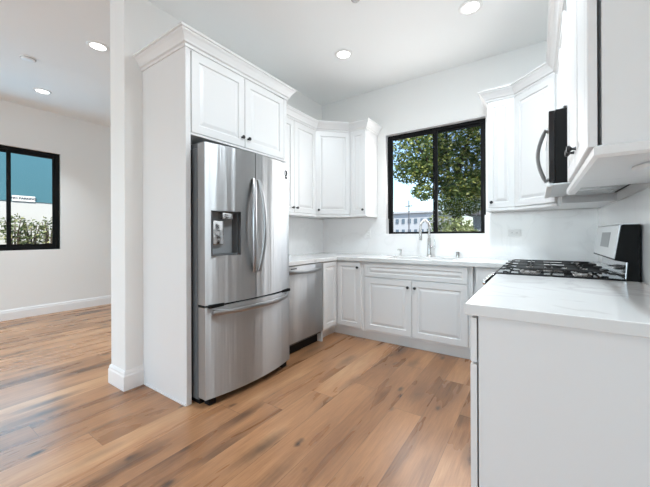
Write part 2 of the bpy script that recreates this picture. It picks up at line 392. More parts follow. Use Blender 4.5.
m = MB(); m.box(XF - TH, XF, YR, LW[0], 0, H); m.box(XF - TH, XF, LW[1], D, 0, H); m.box(XF - TH, XF, LW[0], LW[1], 0, LW[2]); m.box(XF - TH, XF, LW[0], LW[1], LW[3], H)
struct(m.build('wall_left', M['wall']))
struct(MB().box(XWE, XW, YE, D, 0, H, 0.004, 1).build('wall_middle', M['wall']))
# baseboards
bp = [(0, 0), (.016, 0), (.016, .105), (.011, .116), (.011, .128), (.005, .142), (0, .146)]
struct(MB().mould(bp, [(XF, D), (XF, YR)], -1).build('baseboard_left', M['trim']))
struct(MB().mould(bp, [(XWE, D), (XWE, YE), (XW, YE), (XW, 1.222)], -1 * -1).build('baseboard_middle', M['trim']))

# windows
def window(name, frame_boxes, panes, extra=None):
    m = MB()
    for b in frame_boxes: m.box(*b, 0.003, 1)
    r = struct(m.build(name, M['blackmetal']))
    for nm, b, mt_ in panes:
        MB().box(*b).build(nm, mt_, r)
    return r
fy0, fy1 = D + 0.066, D + 0.125
fw = 0.062
def sash(a, b, c, d, y0, y1, w, wb=None): return [(a, a + w, y0, y1, c, d), (b - w, b, y0, y1, c, d), (a + w, b - w, y0, y1, c, c + (wb or w)), (a + w, b - w, y0, y1, d - w, d)]
fb = sash(WL, WR, WB + .016, WT, fy0, fy1, 0.040, .010)
mid = (WL + WR) / 2 + 0.02
w1 = window('window_1', fb, [])
m = MB()
for b in sash(WL + .035, mid + .03, WB + .024, WT - .03, fy0 + .006, fy0 + .03, 0.034, .016): m.box(*b, .002, 1)
s1 = m.build('sash', M['blackmetal'], w1); MB().box(WL + .069, mid - .004, fy0 + .016, fy0 + .020, WB + .039, WT - .064).build('pane', M['glass'], s1)
m = MB()
for b in sash(mid - .03, WR - .035, WB + .024, WT - .03, fy0 + .032, fy0 + .056, 0.034, .016): m.box(*b, .002, 1)
s2 = m.build('sash', M['blackmetal'], w1); MB().box(mid + .004, WR - .069, fy0 + .042, fy0 + .046, WB + .039, WT - .064).build('pane', M['glass'], s2)
MB().box(mid + .0, WR - .066, fy0 + .0585, fy0 + .0595, WB + .036, WT - .06).build('insect_screen', M['screen'], w1)
MB().box(mid - .012, mid - .002, fy0 - .006, fy0 + .008, 1.70, 1.78, .002, 1).build('latch', M['blackmetal'], w1)
m = MB(); a_ = .006
m.box(WL, WR, D - .001, fy0, WT - a_, WT); m.box(WL, WL + a_, D - .001, fy0, SZ_ - .015, WT - a_); m.box(WR - a_, WR, D - .001, fy0, SZ_ - .015, WT - a_)
struct(m.build('trim_4', M['trim']), 'white lining of the kitchen window recess')
# living-room window
gx0, gx1 = XF - 0.095, XF - 0.035
lm = 1.125
m = MB()
def sashx(a, b, c, d, x0, x1, w): return [(x0, x1, a, a + w, c, d), (x0, x1, b - w, b, c, d), (x0, x1, a + w, b - w, c, c + w), (x0, x1, a + w, b - w, d - w, d)]
for b in sashx(*LW, gx0, gx1, 0.05): m.box(*b, .003, 1)
w2 = struct(m.build('window_2', M['blackmetal']))
m = MB()
for b in sashx(lm - .025, LW[1] - .045, LW[2] + .045, LW[3] - .045, gx0 + .03, gx0 + .055, .042): m.box(*b, .002, 1)
s3 = m.build('sash', M['blackmetal'], w2); MB().box(gx0 + .040, gx0 + .044, lm + .016, LW[1] - .087, LW[2] + .087, LW[3] - .087).build('pane', M['glass'], s3)
m = MB()
for b in sashx(LW[0] + .045, lm + .025, LW[2] + .045, LW[3] - .045, gx0 + .004, gx0 + .029, .042): m.box(*b, .002, 1)
s4 = m.build('sash', M['blackmetal'], w2); MB().box(gx0 + .014, gx0 + .018, LW[0] + .087, lm - .016, LW[2] + .087, LW[3] - .087).build('pane', M['glass'], s4)
for z in (1.45, 2.0): MB().box(gx0 + .055, gx0 + .07, lm - .022, lm + .0, z - .04, z + .04, .003, 1).build('latch', M['blackmetal'], w2)
# unseen rear glazed doors, added behind the photographer to let light in
m = MB()
for i in range(4):
    a = -5.4 + i * 1.4
    for b in sash(a, a + 1.4, 0.0, 2.7, YR - .09, YR - .04, 0.06): m.box(*b)
struct(m.build('added_rear_window', M['blackmetal']))

# splashbacks (quartz slabs)
SB = 0.016; SZ = 1.386
m = MB()
m.box(XW, WL, D - SB, D, CZ, SZ); m.box(WR, XR, D - SB, D, CZ, SZ); m.box(WL, WR, D - SB, D, CZ, WB + .016)
m.box(WL, WL + SB, D - SB, fy0, WB + .016, SZ - .015); m.box(WR - SB, WR, D - SB, fy0, WB + .016, SZ - .015); m.box(WL, WR, D, fy0, WB, WB + .016)
struct(m.build('trim_1', M['splash']), 'white quartz splashback around the kitchen window')
struct(MB().box(XW, XW + SB, 2.19, D - SB, CZ, SZ).build('trim_2', M['splash']), 'white quartz splashback above the dishwasher')
struct(MB().box(XR - SB, XR, 1.24, D - SB, CZ, SZ).build('trim_3', M['splash']), 'white quartz splashback behind the range')

# ---------------------------------------------------------------- cabinetry helpers
def knob(parent, p, n, r=0.0145):
    MB().lathe([(0.0, 0), (.0085, 0), (.006, .004), (.0052, .012), (.009, .016), (r, .021), (r, .026), (r * .8, .030), (0, .031)], p, n, 16).build('knob', M['knob'], parent, True)
def door(root, origin, u, w, h, knob_at=None, t=0.021, name='door', fr=0.058):
    d = MB().panel_door(origin, u, w, h, t, fr).build(name, M['white'], root)
    if knob_at:
        u = Vector(u).normalized(); n = u.cross(Vector((0, 0, 1)))
        knob(d, Vector(origin) + u * knob_at[0] + Vector((0, 0, knob_at[1])) + n * (t - .0005), n)
    return d
CROWN = lambda z: [(0, z), (.008, z), (.010, z + .018), (.022, z + .024), (.026, z + .036), (.044, z + .066), (.056, z + .078), (.058, z + .086), (.068, z + .090), (.068, z + .104), (0, z + .104)]
RAIL = lambda z: [(0, z), (.004, z), (.010, z + .006), (.010, z + .024), (.004, z + .032), (-.016, z + .032), (-.016, z)]
UB, UT = 1.418, 2.437                                     # wall cabinet box

# --- refrigerator surround
XP = -1.976
t = thing('refrigerator_cabinet', 'tall white cabinet surround with a deep side panel and two doors above the refrigerator', 'cabinet', (-2.27, 1.74, 0))
MB().box(XW, XP, 1.222, 1.260, 0, 2.455, .0015, 1).build('side_panel', M['white'], t)
MB().box(XW, XP - .03, 2.150, 2.170, 0, 1.862, .0015, 1).build('side_panel', M['white'], t)
MB().box(XW, XP - .022, 1.260, 2.258, 1.862, 2.455, .0015, 1).build('body', M['white'], t)
MB().box(XW, XP, 2.222, 2.258, 1.862, 2.455, .001, 1).build('stile', M['white'], t)
MB().box(XP - .022, XP, 1.260, 2.222, 1.862, 1.878, .001, 1).build('bottom_rail', M['white'], t)
dw_ = (2.220 - 1.268) / 2 - .002
door(t, (XP - .021, 1.268, 1.882), (0, 1, 0), dw_, .565, (dw_ - .03, .075))
door(t, (XP - .021, 1.268 + dw_ + .004, 1.882), (0, 1, 0), dw_, .565, (.03, .075))
MB().mould(CROWN(2.452), [(XW, 1.222), (XP, 1.222), (XP, 2.258), (-2.150, 2.258)], 1).build('crown_moulding', M['white'], t)
MB().box(XW + .02, XP - .004, 1.214, 1.222, 0, .014, .002, 1).build('shoe_strip', M['white'], t)

# --- left wall cabinet (two doors), corner diagonal, narrow end cabinet
XU, YU = -2.2257, 3.378                                   # door faces
def carcass(name, label, pts, z0, z1, group='white wall cabinets'):
    c = Vector((sum(p[0] for p in pts) / len(pts), sum(p[1] for p in pts) / len(pts), z0))
    t = thing(name, label, 'cabinet', c, group)
    MB().prism([(x, y, z0) for x, y in pts], (0, 0, z1 - z0), .001).build('body', M['white'], t)
    return t
cY = 3.080; cX = -1.932
t = carcass('wall_cabinet', 'white two-door wall cabinet between the refrigerator surround and the left corner cabinet', [(XW, 2.262), (XU - .022, 2.262), (XU - .022, cY - .002), (XW, cY - .002)], UB - .02, UT)
hh = UT - UB - .004
w_ = (cY - .008 - 2.266) / 2 - .002
door(t, (XU - .021, 2.266, UB), (0, 1, 0), w_, hh, (w_ - .034, .052)); door(t, (XU - .021, 2.266 + w_ + .004, UB), (0, 1, 0), w_, hh, (.034, .052))
q = .022
t = carcass('corner_wall_cabinet', 'white angled corner wall cabinet left of the window', [(XW, cY), (XU - q, cY), (cX, YU + q), (cX, D), (XW, D)], UB - .02, UT)
p0 = Vector((XU - q + .006, cY + .004, UB)); p1 = Vector((cX - .004, YU + q - .006, UB)); du = (p1 - p0)
door(t, p0 + Vector((-.0, .0, 0)), du, du.length, hh, (.036, .052), t=.021)
t = carcass('wall_cabinet', 'narrow white one-door wall cabinet just left of the kitchen window', [(cX + .002, D), (cX + .002, YU + q), (-1.703, YU + q), (-1.703, D)], UB - .02, UT)
door(t, (cX + .012, YU + .021, UB), (1, 0, 0), -1.703 - cX - .016, hh, (-1.703 - cX - .016 - .034, .052), fr=.05)
pth = [(XU - .004, 2.264), (XU - .004, cY + .001), (cX + .003, YU + .004), (-1.703, YU + .004), (-1.703, D)]
tag(MB().mould(CROWN(UT), pth, 1).build('crown_moulding', M['white']), 'white crown moulding along the top of the left wall cabinets', 'moulding')
tag(MB().mould(RAIL(UB - .034), [(XU - .008, 2.262), (XU - .008, cY + .003), (cX + .001, YU + .008), (-1.703, YU + .008), (-1.703, D - SB - .002)], 1).build('light_rail', M['white']), 'slim white light rail under the left wall cabinets', 'moulding')

# --- right side wall cabinets
DX = 0.124                                                # door face on the right wall
RX = DX + .032                                            # carcass face there
rX0, rXd, rYd = -0.402, -0.165, 3.085
t = carcass('wall_cabinet', 'narrow white one-door wall cabinet just right of the kitchen window', [(rX0, D), (rX0, YU + q), (rXd - .002, YU + q), (rXd - .002, D)], UB - .02, UT)
door(t, (rX0 + .004, YU + .021, UB), (1, 0, 0), rXd - rX0 - .012, hh, (.034, .052), fr=.05)
t = carcass('corner_wall_cabinet', 'white angled corner wall cabinet behind the microwave', [(rXd, D), (rXd, YU + q), (DX + .012, rYd), (XR, rYd), (XR, D)], UB - .02, UT)
p0 = Vector((rXd + .004, YU + q - .006, UB)); p1 = Vector((DX + .006, rYd + .004, UB)); du = p1 - p0
door(t, p0, du, du.length, hh, None)
MY0, MY1, MZ0, MZ1 = 2.226, 2.986, 1.452, 1.878
t = carcass('wall_cabinet', 'short white cabinet directly above the microwave', [(RX, MY0), (XR, MY0), (XR, MY1), (RX, MY1)], MZ1 + .006, UT)
w_ = (MY1 - MY0) / 2 - .004
door(t, (RX - .010, MY1 - .002, MZ1 + .012), (0, -1, 0), w_, UT - MZ1 - .016, (w_ - .03, .05), t=.022); door(t, (RX - .010, MY0 + w_ + .002, MZ1 + .012), (0, -1, 0), w_, UT - MZ1 - .016, (.03, .05), t=.022)
t = carcass('wall_cabinet', 'white filler cabinet between the microwave corner and the angled corner cabinet', [(RX, MY1 + .003), (XR, MY1 + .003), (XR, rYd - .003), (RX, rYd - .003)], UB - .02, UT)
UE = 1.205
t = carcass('wall_cabinet', 'large white wall cabinet nearest the camera, its plain end panel turned to the room', [(RX, UE), (XR, UE), (XR, 1.962), (RX, 1.962)], UB, UT)
w_ = (1.962 - UE) / 2 - .002
door(t, (RX - .010, 1.962, UB), (0, -1, 0), w_, hh, (w_ - .034, .075), t=.022); door(t, (RX - .010, 1.962 - w_ - .004, UB), (0, -1, 0), w_, hh, (.034, .075), t=.022)
t = carcass('wall_cabinet', 'narrow white filler cabinet between the nearest wall cabinet and the microwave', [(RX, 1.965), (XR, 1.965), (XR, MY0 - .003), (RX, MY0 - .003)], UB, UT)
tag(MB().mould(CROWN(UT), [(rX0, D), (rX0, YU + .004), (rXd - .002, YU + .004), (DX + .004, rYd - .003), (DX + .004, UE), (XR, UE)], -1 * -1).build('crown_moulding', M['white']), 'white crown moulding along the top of the right wall cabinets', 'moulding')
tag(MB().mould(RAIL(UB - .034), [(rX0, D - SB - .002), (rX0, YU + .008), (rXd - .002, YU + .008), (DX + .012, rYd)], 1).build('light_rail', M['white']), 'slim white light rail under the cabinets right of the window', 'moulding')
BIGRAIL = [(0, UB - .036), (.006, UB - .036), (.016, UB - .028), (.016, UB - .006), (.008, UB), (-.020, UB), (-.020, UB - .036)]
tag(MB().mould(BIGRAIL, [(RX - .004, MY0 - .004), (RX - .004, UE), (XR, UE)], -1 * -1).build('light_rail', M['white']), 'white light rail under the nearest right wall cabinet', 'moulding')
tag(MB().tube([(.30, 1.62, UB - .012), (XR - .02, 1.30, UB - .012)], .009, 8).build('under_cabinet_channel', M['white'], None, True), 'thin white channel under the nearest right wall cabinet', 'channel')

# --- base cabinets
KX, KY = -2.018, 3.158
BX, BY = -1.952, 3.102                                    # carcass faces (doors stand .02 proud)
def base(name, label, pts, loc): 
    t = thing(name, label, 'cabinet', loc, 'white base cabinets')
    MB().prism([(x, y, .10) for x, y in pts], (0, 0, CZ - .04 - .10), .001).build('body', M['white'], t)
    return t
t = base('corner_base_cabinet', 'white corner base cabinet with folding doors right of the dishwasher', [(XW + .03, 2.793), (BX, 2.793), (BX, BY), (-1.604, BY), (-1.604, D - .03), (XW + .03, D - .03)], (-2.1, 3.3, 0))
door(t, (BX, 2.803, .130), (0, 1, 0), .270, .730, None, fr=.05)
door(t, (BX + .024, BY, .130), (1, 0, 0), .306, .730, (.270, .672), fr=.05)
MB().prism([(XW + .03, 2.815, 0), (KX, 2.815, 0), (KX, KY, 0), (-1.604, KY, 0), (-1.604, D - .03, 0), (XW + .03, D - .03, 0)], (0, 0, .10)).build('toe_kick', M['toe'], t)
MB().box(KX - .02, BX - .002, 2.797, 2.815, 0, .10).build('return_panel', M['white'], t)
t = base('sink_base_cabinet', 'wide white sink base cabinet below the window with two doors', [(-1.602, BY), (-.512, BY), (-.512, D - .03), (-1.602, D - .03)], (-1.06, 3.4, 0))
MB().panel_door((-1.570, BY, .708), (1, 0, 0), 1.043, .152, .02, .042).build('drawer_front', M['white'], t)
w_ = .519
door(t, (-1.570, BY, .130), (1, 0, 0), w_, .568, (w_ - .034, .50), t=.02); door(t, (-1.570 + w_ + .005, BY, .130), (1, 0, 0), w_, .568, (.034, .50), t=.02)
MB().box(-1.602, -.512, KY, D - .03, 0, .10).build('toe_kick', M['toe'], t)
t = base('blind_corner_base_cabinet', 'plain white base cabinet in the right corner beside the sink base', [(-.510, BY), (-.488, BY), (-.488, BY + .06), (-.462, BY + .06), (-.462, BY), (XR - .03, BY), (XR - .03, D - .03), (-.510, D - .03)], (0, 3.4, 0))
MB().box(-.458, -.225, BY - .02, BY, .13, .862, .002, 1).build('filler_panel', M['white'], t)
MB().box(-.510, XR - .03, KY, D - .03, 0, .10).build('toe_kick', M['toe'], t)
# right run beside the range
BE = 1.238
RD = -.205                                                # door faces
for i, (a, b, lab) in enumerate(((BE, 1.738, 'white base cabinet nearest the camera with a large plain end panel'), (1.740, 2.236, 'white base cabinet between the nearest one and the range'))):
    t = thing('base_cabinet', lab, 'cabinet', (.14, (a + b) / 2, 0), 'white base cabinets')
    MB().box(RD + .0285, XR, a, b, .10, CZ - .04, .001, 1).build('body', M['white'], t)
    if i == 0: MB().box(RD + .0285, XR, a - .004, a, 0, CZ - .04, .001, 1).build('end_panel', M['white'], t)
    dd = MB().panel_door((RD + .022, b - .002, .700), (0, -1, 0), b - a - .004, .158, .022, .04).build('drawer_front', M['white'], t)
    knob(dd, (RD, (a + b) / 2 - .0, .800), (-1, 0, 0))
    door(t, (RD + .022, b - .002, .130), (0, -1, 0), b - a - .004, .560, (.05 if i == 0 else b - a - .05, .50), t=.022)
    MB().box(-.10, XR, a, b, 0, .10).build('toe_kick', M['toe'], t)

# --- worktops
def slab(name, cells, label, z0=CZ - .04, z1=CZ):
    """outline built of grid cells (x0,x1,y0,y1) merged into one slab"""
    xs = sorted({c[0] for c in cells} | {c[1] for c in cells}); ys = sorted({c[2] for c in cells} | {c[3] for c in cells})
    b = bmesh.new(); V = {}
    def vert(i, j):
        if (i, j) not in V: V[i, j] = b.verts.new((xs[i], ys[j], z0))
        return V[i, j]
    fs = []
    for i in range(len(xs) - 1):
        for j in range(len(ys) - 1):
            cx, cy = (xs[i] + xs[i + 1]) / 2, (ys[j] + ys[j + 1]) / 2
            if any(c[0] < cx < c[1] and c[2] < cy < c[3] for c in cells): fs.append(b.faces.new((vert(i, j), vert(i + 1, j), vert(i + 1, j + 1), vert(i, j + 1))))
    r = bmesh.ops.extrude_face_region(b, geom=fs)
    for v in r['geom']:
        if isinstance(v, bmesh.types.BMVert): v.co.z = z1
    bmesh.ops.recalc_face_normals(b, faces=b.faces)
    es = [e for e in b.edges if len(e.link_faces) == 2 and e.calc_face_angle(0) > 1]
    bmesh.ops.bevel(b, geom=es, offset=.003, segments=2, affect='EDGES', profile=.5)
    m = MB(); m._mx(b, None)
    return tag(m.build(name, M['quartz']), label, 'worktop')
SKx0, SKx1, SKy0, SKy1 = -1.400, -.690, 3.170, 3.555
CF, CLX = 3.059, -1.9155
slab('worktop', [(XW + SB, CLX, 2.186, D - SB), (CLX, SKx0, CF, D - SB), (SKx0, SKx1, CF, SKy0), (SKx0, SKx1, SKy1, D - SB), (SKx1, XR - SB, CF, D - SB), (-.215, XR - SB, 3.005, CF)], 'white quartz worktop running under the window and around the left corner')
slab('worktop', [(-.217, XR - SB, 1.207, 2.238)], 'white veined quartz worktop in the right foreground before the range')

# --- sink and taps
t = thing('kitchen_sink', 'stainless undermount sink basin set in the worktop below the window', 'sink', (-1.045, 3.36, .66))
m = MB()
a0, a1, b0, b1, z0, z1, k = SKx0 - .0, SKx1 + .0, SKy0 - .0, SKy1 + .0, .665, .873, .004
m.box(a0 - .012, a0 - .002, b0 - .012, b1 + .012, z0, z1); m.box(a1 + .002, a1 + .012, b0 - .012, b1 + .012, z0, z1)
m.box(a0 - .002, a1 + .002, b0 - .012, b0 - .002, z0, z1); m.box(a0 - .002, a1 + .002, b1 + .002, b1 + .012, z0, z1); m.box(a0 - .012, a1 + .012, b0 - .012, b1 + .012, z0 - .01, z0)
m.build('basin', M['steel_h'], t)
MB().lathe([(0, 0), (.045, 0), (.045, .004), (.03, .002), (0, .002)], (-1.045, 3.36, z0), (0, 0, 1), 20).build('drain', M['chrome'], t, True)
FX, FY = -1.022, 3.615
t = thing('kitchen_faucet', 'tall brushed gooseneck kitchen tap in front of the window', 'faucet', (FX, FY, CZ))
MB().lathe([(0, 0), (.027, 0), (.027, .006), (.022, .012), (.0195, .04), (.0195, .20), (.0135, .215), (0, .216)], (FX, FY, CZ), (0, 0, 1), 20).build('body', M['nickel'], t, True)
arc = [(FX, FY, CZ + .20), (FX, FY, CZ + .30)]
dv = Vector((-.55, -.84, 0)).normalized(); rr = .062
for k in range(0, 11):
    a = math.pi * k / 10
    c = Vector((FX, FY, CZ + .335)) + dv * rr
    arc.append(tuple(c - dv * rr * math.cos(a) + Vector((0, 0, rr * math.sin(a) * 1.25))))
e_ = Vector(arc[-1]); arc += [tuple(e_ + Vector((0, 0, -.04)))]
MB().tube(arc, .0125, 12).build('spout', M['nickel'], t, True)
MB().tube([e_ + Vector((0, 0, -.03)), e_ + Vector((0, 0, -.05)), e_ + Vector((0, 0, -.14)), e_ + Vector((0, 0, -.15))], [.013, .0165, .0185, .016], 12).build('spray_head', M['nickel'], t, True)
lv = MB().tube([(FX + .012, FY, CZ + .105), (FX + .055, FY - .005, CZ + .105)], .012, 10).build('lever_stem', M['nickel'], t, True)
MB().tube([(FX + .056, FY - .005, CZ + .098), (FX + .062, FY - .008, CZ + .15), (FX + .066, FY - .01, CZ + .205)], [.010, .0065, .0055], 10).build('lever', M['nickel'], lv, True)
t = thing('soap_dispenser', 'small brushed soap dispenser left of the kitchen tap', 'dispenser', (-1.362, 3.615, CZ))
MB().lathe([(0, 0), (.02, 0), (.02, .005), (.011, .01), (.011, .055), (.014, .058), (.014, .078), (0, .08)], (-1.362, 3.615, CZ), (0, 0, 1), 16).build('body', M['nickel'], t, True)
MB().tube([(-1.362, 3.615, CZ + .072), (-1.372, 3.575, CZ + .076), (-1.376, 3.555, CZ + .068)], [.007, .006, .005], 8).build('nozzle', M['nickel'], t, True)
t = thing('air_gap', 'short brushed cylinder cap right of the kitchen tap', 'fitting', (-.717, 3.615, CZ))
MB().lathe([(0, 0), (.024, 0), (.024, .004), (.019, .006), (.019, .055), (.016, .062), (0, .064)], (-.717, 3.615, CZ), (0, 0, 1), 18).build('cap', M['nickel'], t, True)
m = MB()
for k in range(5): m.box(-.729 + k * .006, -.727 + k * .006, 3.5948, 3.5965, CZ + .02, CZ + .048)
m.build('vent_slots', M['slot'], t)

# ---------------------------------------------------------------- refrigerator
FYL, FYR = 1.272, 2.126
t = thing('refrigerator', 'stainless French-door refrigerator with a water dispenser', 'refrigerator', (-2.17, (FYL + FYR) / 2, 0))
MB().box(-2.50, -1.925, FYL + .004, FYR - .004, .035, 1.765, .004, 1).build('body', M['darkgrey'], t)
FC = -1.838                                             # face at the door edges
def bow(y): 
    s = (y - (FYL + FYR) / 2) / ((FYR - FYL) / 2); return FC + .058 * (1 - s * s)
def bowed(y0, y1, z0, z1, n=16, hole=None, back=-1.915):
    """door slab with a bowed front between y0 and y1; hole=(ya,yb,za,zb,depth) makes a recess"""
    ys = [y0 + (y1 - y0) * i / n for i in range(n + 1)]; zs = [z0, z1]
    if hole: ys = sorted([y for y in ys if min(abs(y - hole[0]), abs(y - hole[1])) > .008] + [hole[0], hole[1]]); zs = [z0, hole[2], hole[3], z1]
    b = bmesh.new(); e = .010
    G = {}
    for i, y in enumerate(ys):
        for j, z in enumerate(zs): G[i, j] = b.verts.new((bow(y), y, z))
    for i in range(len(ys) - 1):
        for j in range(len(zs) - 1):
            if hole and hole[0] - 1e-6 <= ys[i] and ys[i + 1] <= hole[1] + 1e-6 and j == 1: continue
            b.faces.new((G[i, j], G[i + 1, j], G[i + 1, j + 1], G[i, j + 1]))
    bd = [e_ for e_ in b.edges if e_.is_boundary]
    def inhole(v): return hole and hole[0] - 1e-6 <= v.co.y <= hole[1] + 1e-6 and hole[2] - 1e-6 <= v.co.z <= hole[3] + 1e-6
    hb = [e_ for e_ in bd if inhole(e_.verts[0]) and inhole(e_.verts[1])]; ob = [e_ for e_ in bd if e_ not in hb]
    for es, tx in ((ob, back), (hb, hole[4] if hole else 0)):
        if not es: continue
        r = bmesh.ops.extrude_edge_only(b, edges=es); nv = [g for g in r['geom'] if isinstance(g, bmesh.types.BMVert)]
        for v in nv: v.co.x = tx
        bmesh.ops.contextual_create(b, geom=[g for g in r['geom'] if isinstance(g, bmesh.types.BMEdge)])
    bmesh.ops.recalc_face_normals(b, faces=b.faces)
    return b
GAPY = 1.674; Z0, ZG0, ZG1, ZT = .058, .676, .690, 1.790
HOLE = (1.313, 1.538, 1.022, 1.334, -1.885)
m = MB(); m._mx(bowed(FYL, GAPY - .003, ZG1, ZT, 14, HOLE), None); dl = m.build('door', M['steel'], t, True)
m = MB(); m._mx(bowed(GAPY + .003, FYR, ZG1, ZT, 14), None); dr = m.build('door', M['steel'], t, True)
m = MB(); m._mx(bowed(FYL, FYR, Z0, ZG0, 24), None); fz = m.build('freezer_drawer', M['steel'], t, True)
MB().box(-1.925, FC + .03, FYL + .02, FYR - .02, ZG0 - .004, ZG1 + .004).build('gasket', M['black'], t)
for y, d_ in ((GAPY - .024, dl), (GAPY + .024, dr)):
    pts = []
    s = -1 if d_ is dl else 1
    for k in range(17):
        u = k / 16; z = .895 + u * (1.585 - .895); bulge = math.sin(math.pi * u)
        pts.append((bow(y) + .012 + .036 * bulge ** .75, y + s * .030 * bulge, z))
    pts = [(bow(y) - .012, y, .899)] + pts + [(bow(y) - .012, y, 1.581)]
    MB().tube(pts, .014, 10, flat=(.018, .012), up=(0, 1, 0)).build('handle', M['handle'], d_, True)
pts = []
for k in range(21):
    u = k / 20; y = 1.322 + u * (2.055 - 1.322); pts.append((bow(y) + .014 + .040 * math.sin(math.pi * u) ** .7, y, .638))
pts = [(bow(1.328) - .012, 1.326, .638)] + pts + [(bow(2.05) - .012, 2.051, .638)]
MB().tube(pts, .015, 10, flat=(.019, .012), up=(0, 0, 1)).build('handle', M['handle'], fz, True)
# dispenser in the left door
MB().box(HOLE[4] - .008, HOLE[4] + .003, HOLE[0], HOLE[1], HOLE[2], HOLE[3]).build('dispenser_back', M['midgrey'], dl)
m = MB(); hx = bow(1.44) - .004
m.box(HOLE[4], hx - .012, HOLE[1] - .006, HOLE[1] - .001, HOLE[2], HOLE[3]); m.box(HOLE[4], FC + .020, HOLE[0] + .001, HOLE[0] + .006, HOLE[2], HOLE[3]); m.box(HOLE[4], FC + .028, HOLE[0], HOLE[1], HOLE[3] - .006, HOLE[3] - .001)
m.build('dispenser_liner', M['darkgrey'], dl)
MB().box(HOLE[4], hx - .006, HOLE[0] + .004, HOLE[1] - .004, HOLE[2], HOLE[2] + .012, .002, 1).build('drip_tray', M['darkgrey'], dl)
MB().box(HOLE[4] + .003, HOLE[4] + .06, 1.405, 1.498, 1.280, 1.329, .008, 2).build('dispenser_spout', M['chrome'], dl, True)
MB().box(HOLE[4] + .003, HOLE[4] + .030, 1.350, 1.440, 1.10, 1.268, .006, 2).build('dispenser_paddle', M['chrome'], dl, True)
# badge, feet, hinge covers
m = MB(); by = 2.066; bx = bow(by)
m.tube([(bx + .001, by + .017 * math.cos(a), 1.705 + .022 * math.sin(a)) for a in [2 * math.pi * k / 20 for k in range(21)]], .005, 6)
m.box(bx - .004, bx + .003, by - .020, by + .020, 1.657, 1.676)
m.build('badge', M['logo'], dr)
for y in (FYL + .06, FYR - .06):
    MB().box(-1.90, FC - .005, y - .028, y + .028, .006, .058, .004, 1).build('foot', M['black'], t)
    MB().lathe([(0, 0), (.016, 0), (.016, .008), (0, .008)], (-1.875, y, 0), (0, 0, 1), 12).build('foot_pad', M['black'], t)
for y in (FYL + .06, FYR - .06): MB().box(-2.02, -1.86, y - .045, y + .035, 1.765, 1.805, .006, 2).build('hinge_cover', M['darkgrey'], t, True)
MB().box(-2.45, -1.93, FYL + .02, FYR - .02, 0.0, .036).build('base_grille', M['black'], t)

# ---------------------------------------------------------------- dishwasher
t = thing('dishwasher', 'stainless dishwasher under the worktop between refrigerator and corner cabinet', 'dishwasher', (-2.2, 2.487, 0))
MB().box(-2.50, -1.962, 2.190, 2.786, .10, .868).build('body', M['darkgrey'], t)
d_ = MB().box(-1.962, -1.930, 2.189, 2.787, .128, .866, .004, 2).build('door', M['steel'], t, True)
MB().box(-2.30, -2.005, 2.192, 2.784, 0, .118).build('toe_kick', M['black'], t)
pts = []
for k in range(17):
    u = k / 16; pts.append((-1.925 + .040 * math.sin(math.pi * u) ** .6, 2.215 + u * .545, .812 - .010 * math.sin(math.pi * u)))
pts = [(-1.934, 2.216, .812)] + pts + [(-1.934, 2.759, .812)]
MB().tube(pts, .014, 10, flat=(.018, .010), up=(0, 0, 1)).build('handle', M['handle'], d_, True)
MB().box(-1.932, -1.9292, 2.255, 2.345, .833, .845).build('badge', M['logo'], d_)

# ---------------------------------------------------------------- range
RY0, RY1 = 2.243, 3.000
t = thing('gas_range', 'freestanding black and stainless gas range with cast iron grates', 'range', (.12, 2.62, 0))
prof = [(.437, .06), (-.172, .06), (-.172, .790), (-.268, .790), (-.285, .835), (-.280, .862), (-.225, .918), (.437, .918)]
MB().prism([(x, RY0, z) for x, z in prof], (0, RY1 - RY0, 0), .002).build('body', M['black'], t)
MB().box(-.212, .385, RY0 + .008, RY1 - .008, .917, .9225, .002, 1).build('cooktop', M['blackglass'], t)
od = MB().box(-.214, -.174, RY0 + .006, RY1 - .006, .200, .782, .004, 2).build('oven_door', M['steel_h'], t)
MB().box(-.2155, -.2135, RY0 + .11, RY1 - .11, .30, .64, .001, 1).build('glass', M['blackglass'], od)
MB().tube([(-.214, RY0 + .08, .72), (-.262, RY0 + .08, .725), (-.262, RY1 - .08, .725), (-.214, RY1 - .08, .72)], .011, 10).build('handle', M['chrome'], od, True)
MB().box(-.212, -.174, RY0 + .006, RY1 - .006, .075, .190, .004, 1).build('drawer', M['steel_h'], t)
for k in range(5):
    y = RY0 + .11 + k * (RY1 - RY0 - .22) / 4
    MB().lathe([(0, 0), (.02, 0), (.018, .024), (.014, .028), (0, .028)], (-.281, y, .838), (-1, 0, .1), 16).build('knob', M['chrome'], t, True)
for x in (-.12, .38):
    for y in (RY0 + .05, RY1 - .05): MB().lathe([(0, 0), (.018, 0), (.018, .062), (0, .062)], (x, y, 0), (0, 0, 1), 12).build('leg', M['black'], t)
# burners
for x, y, r in ((-.04, 2.40, .045), (.22, 2.40, .036), (.09, 2.62, .05), (-.04, 2.84, .04), (.22, 2.84, .048)):
    b_ = MB().lathe([(0, 0), (r + .012, 0), (r + .010, .008), (r, .012), (0, .012)], (x, y, .9225), (0, 0, 1), 20).build('burner', M['nickel'], t, True)
    MB().lathe([(0, 0), (r - .006, 0), (r - .006, .006), (r - .012, .009), (0, .009)], (x, y, .9345), (0, 0, 1), 20).build('burner_cap', M['iron'], b_, True)
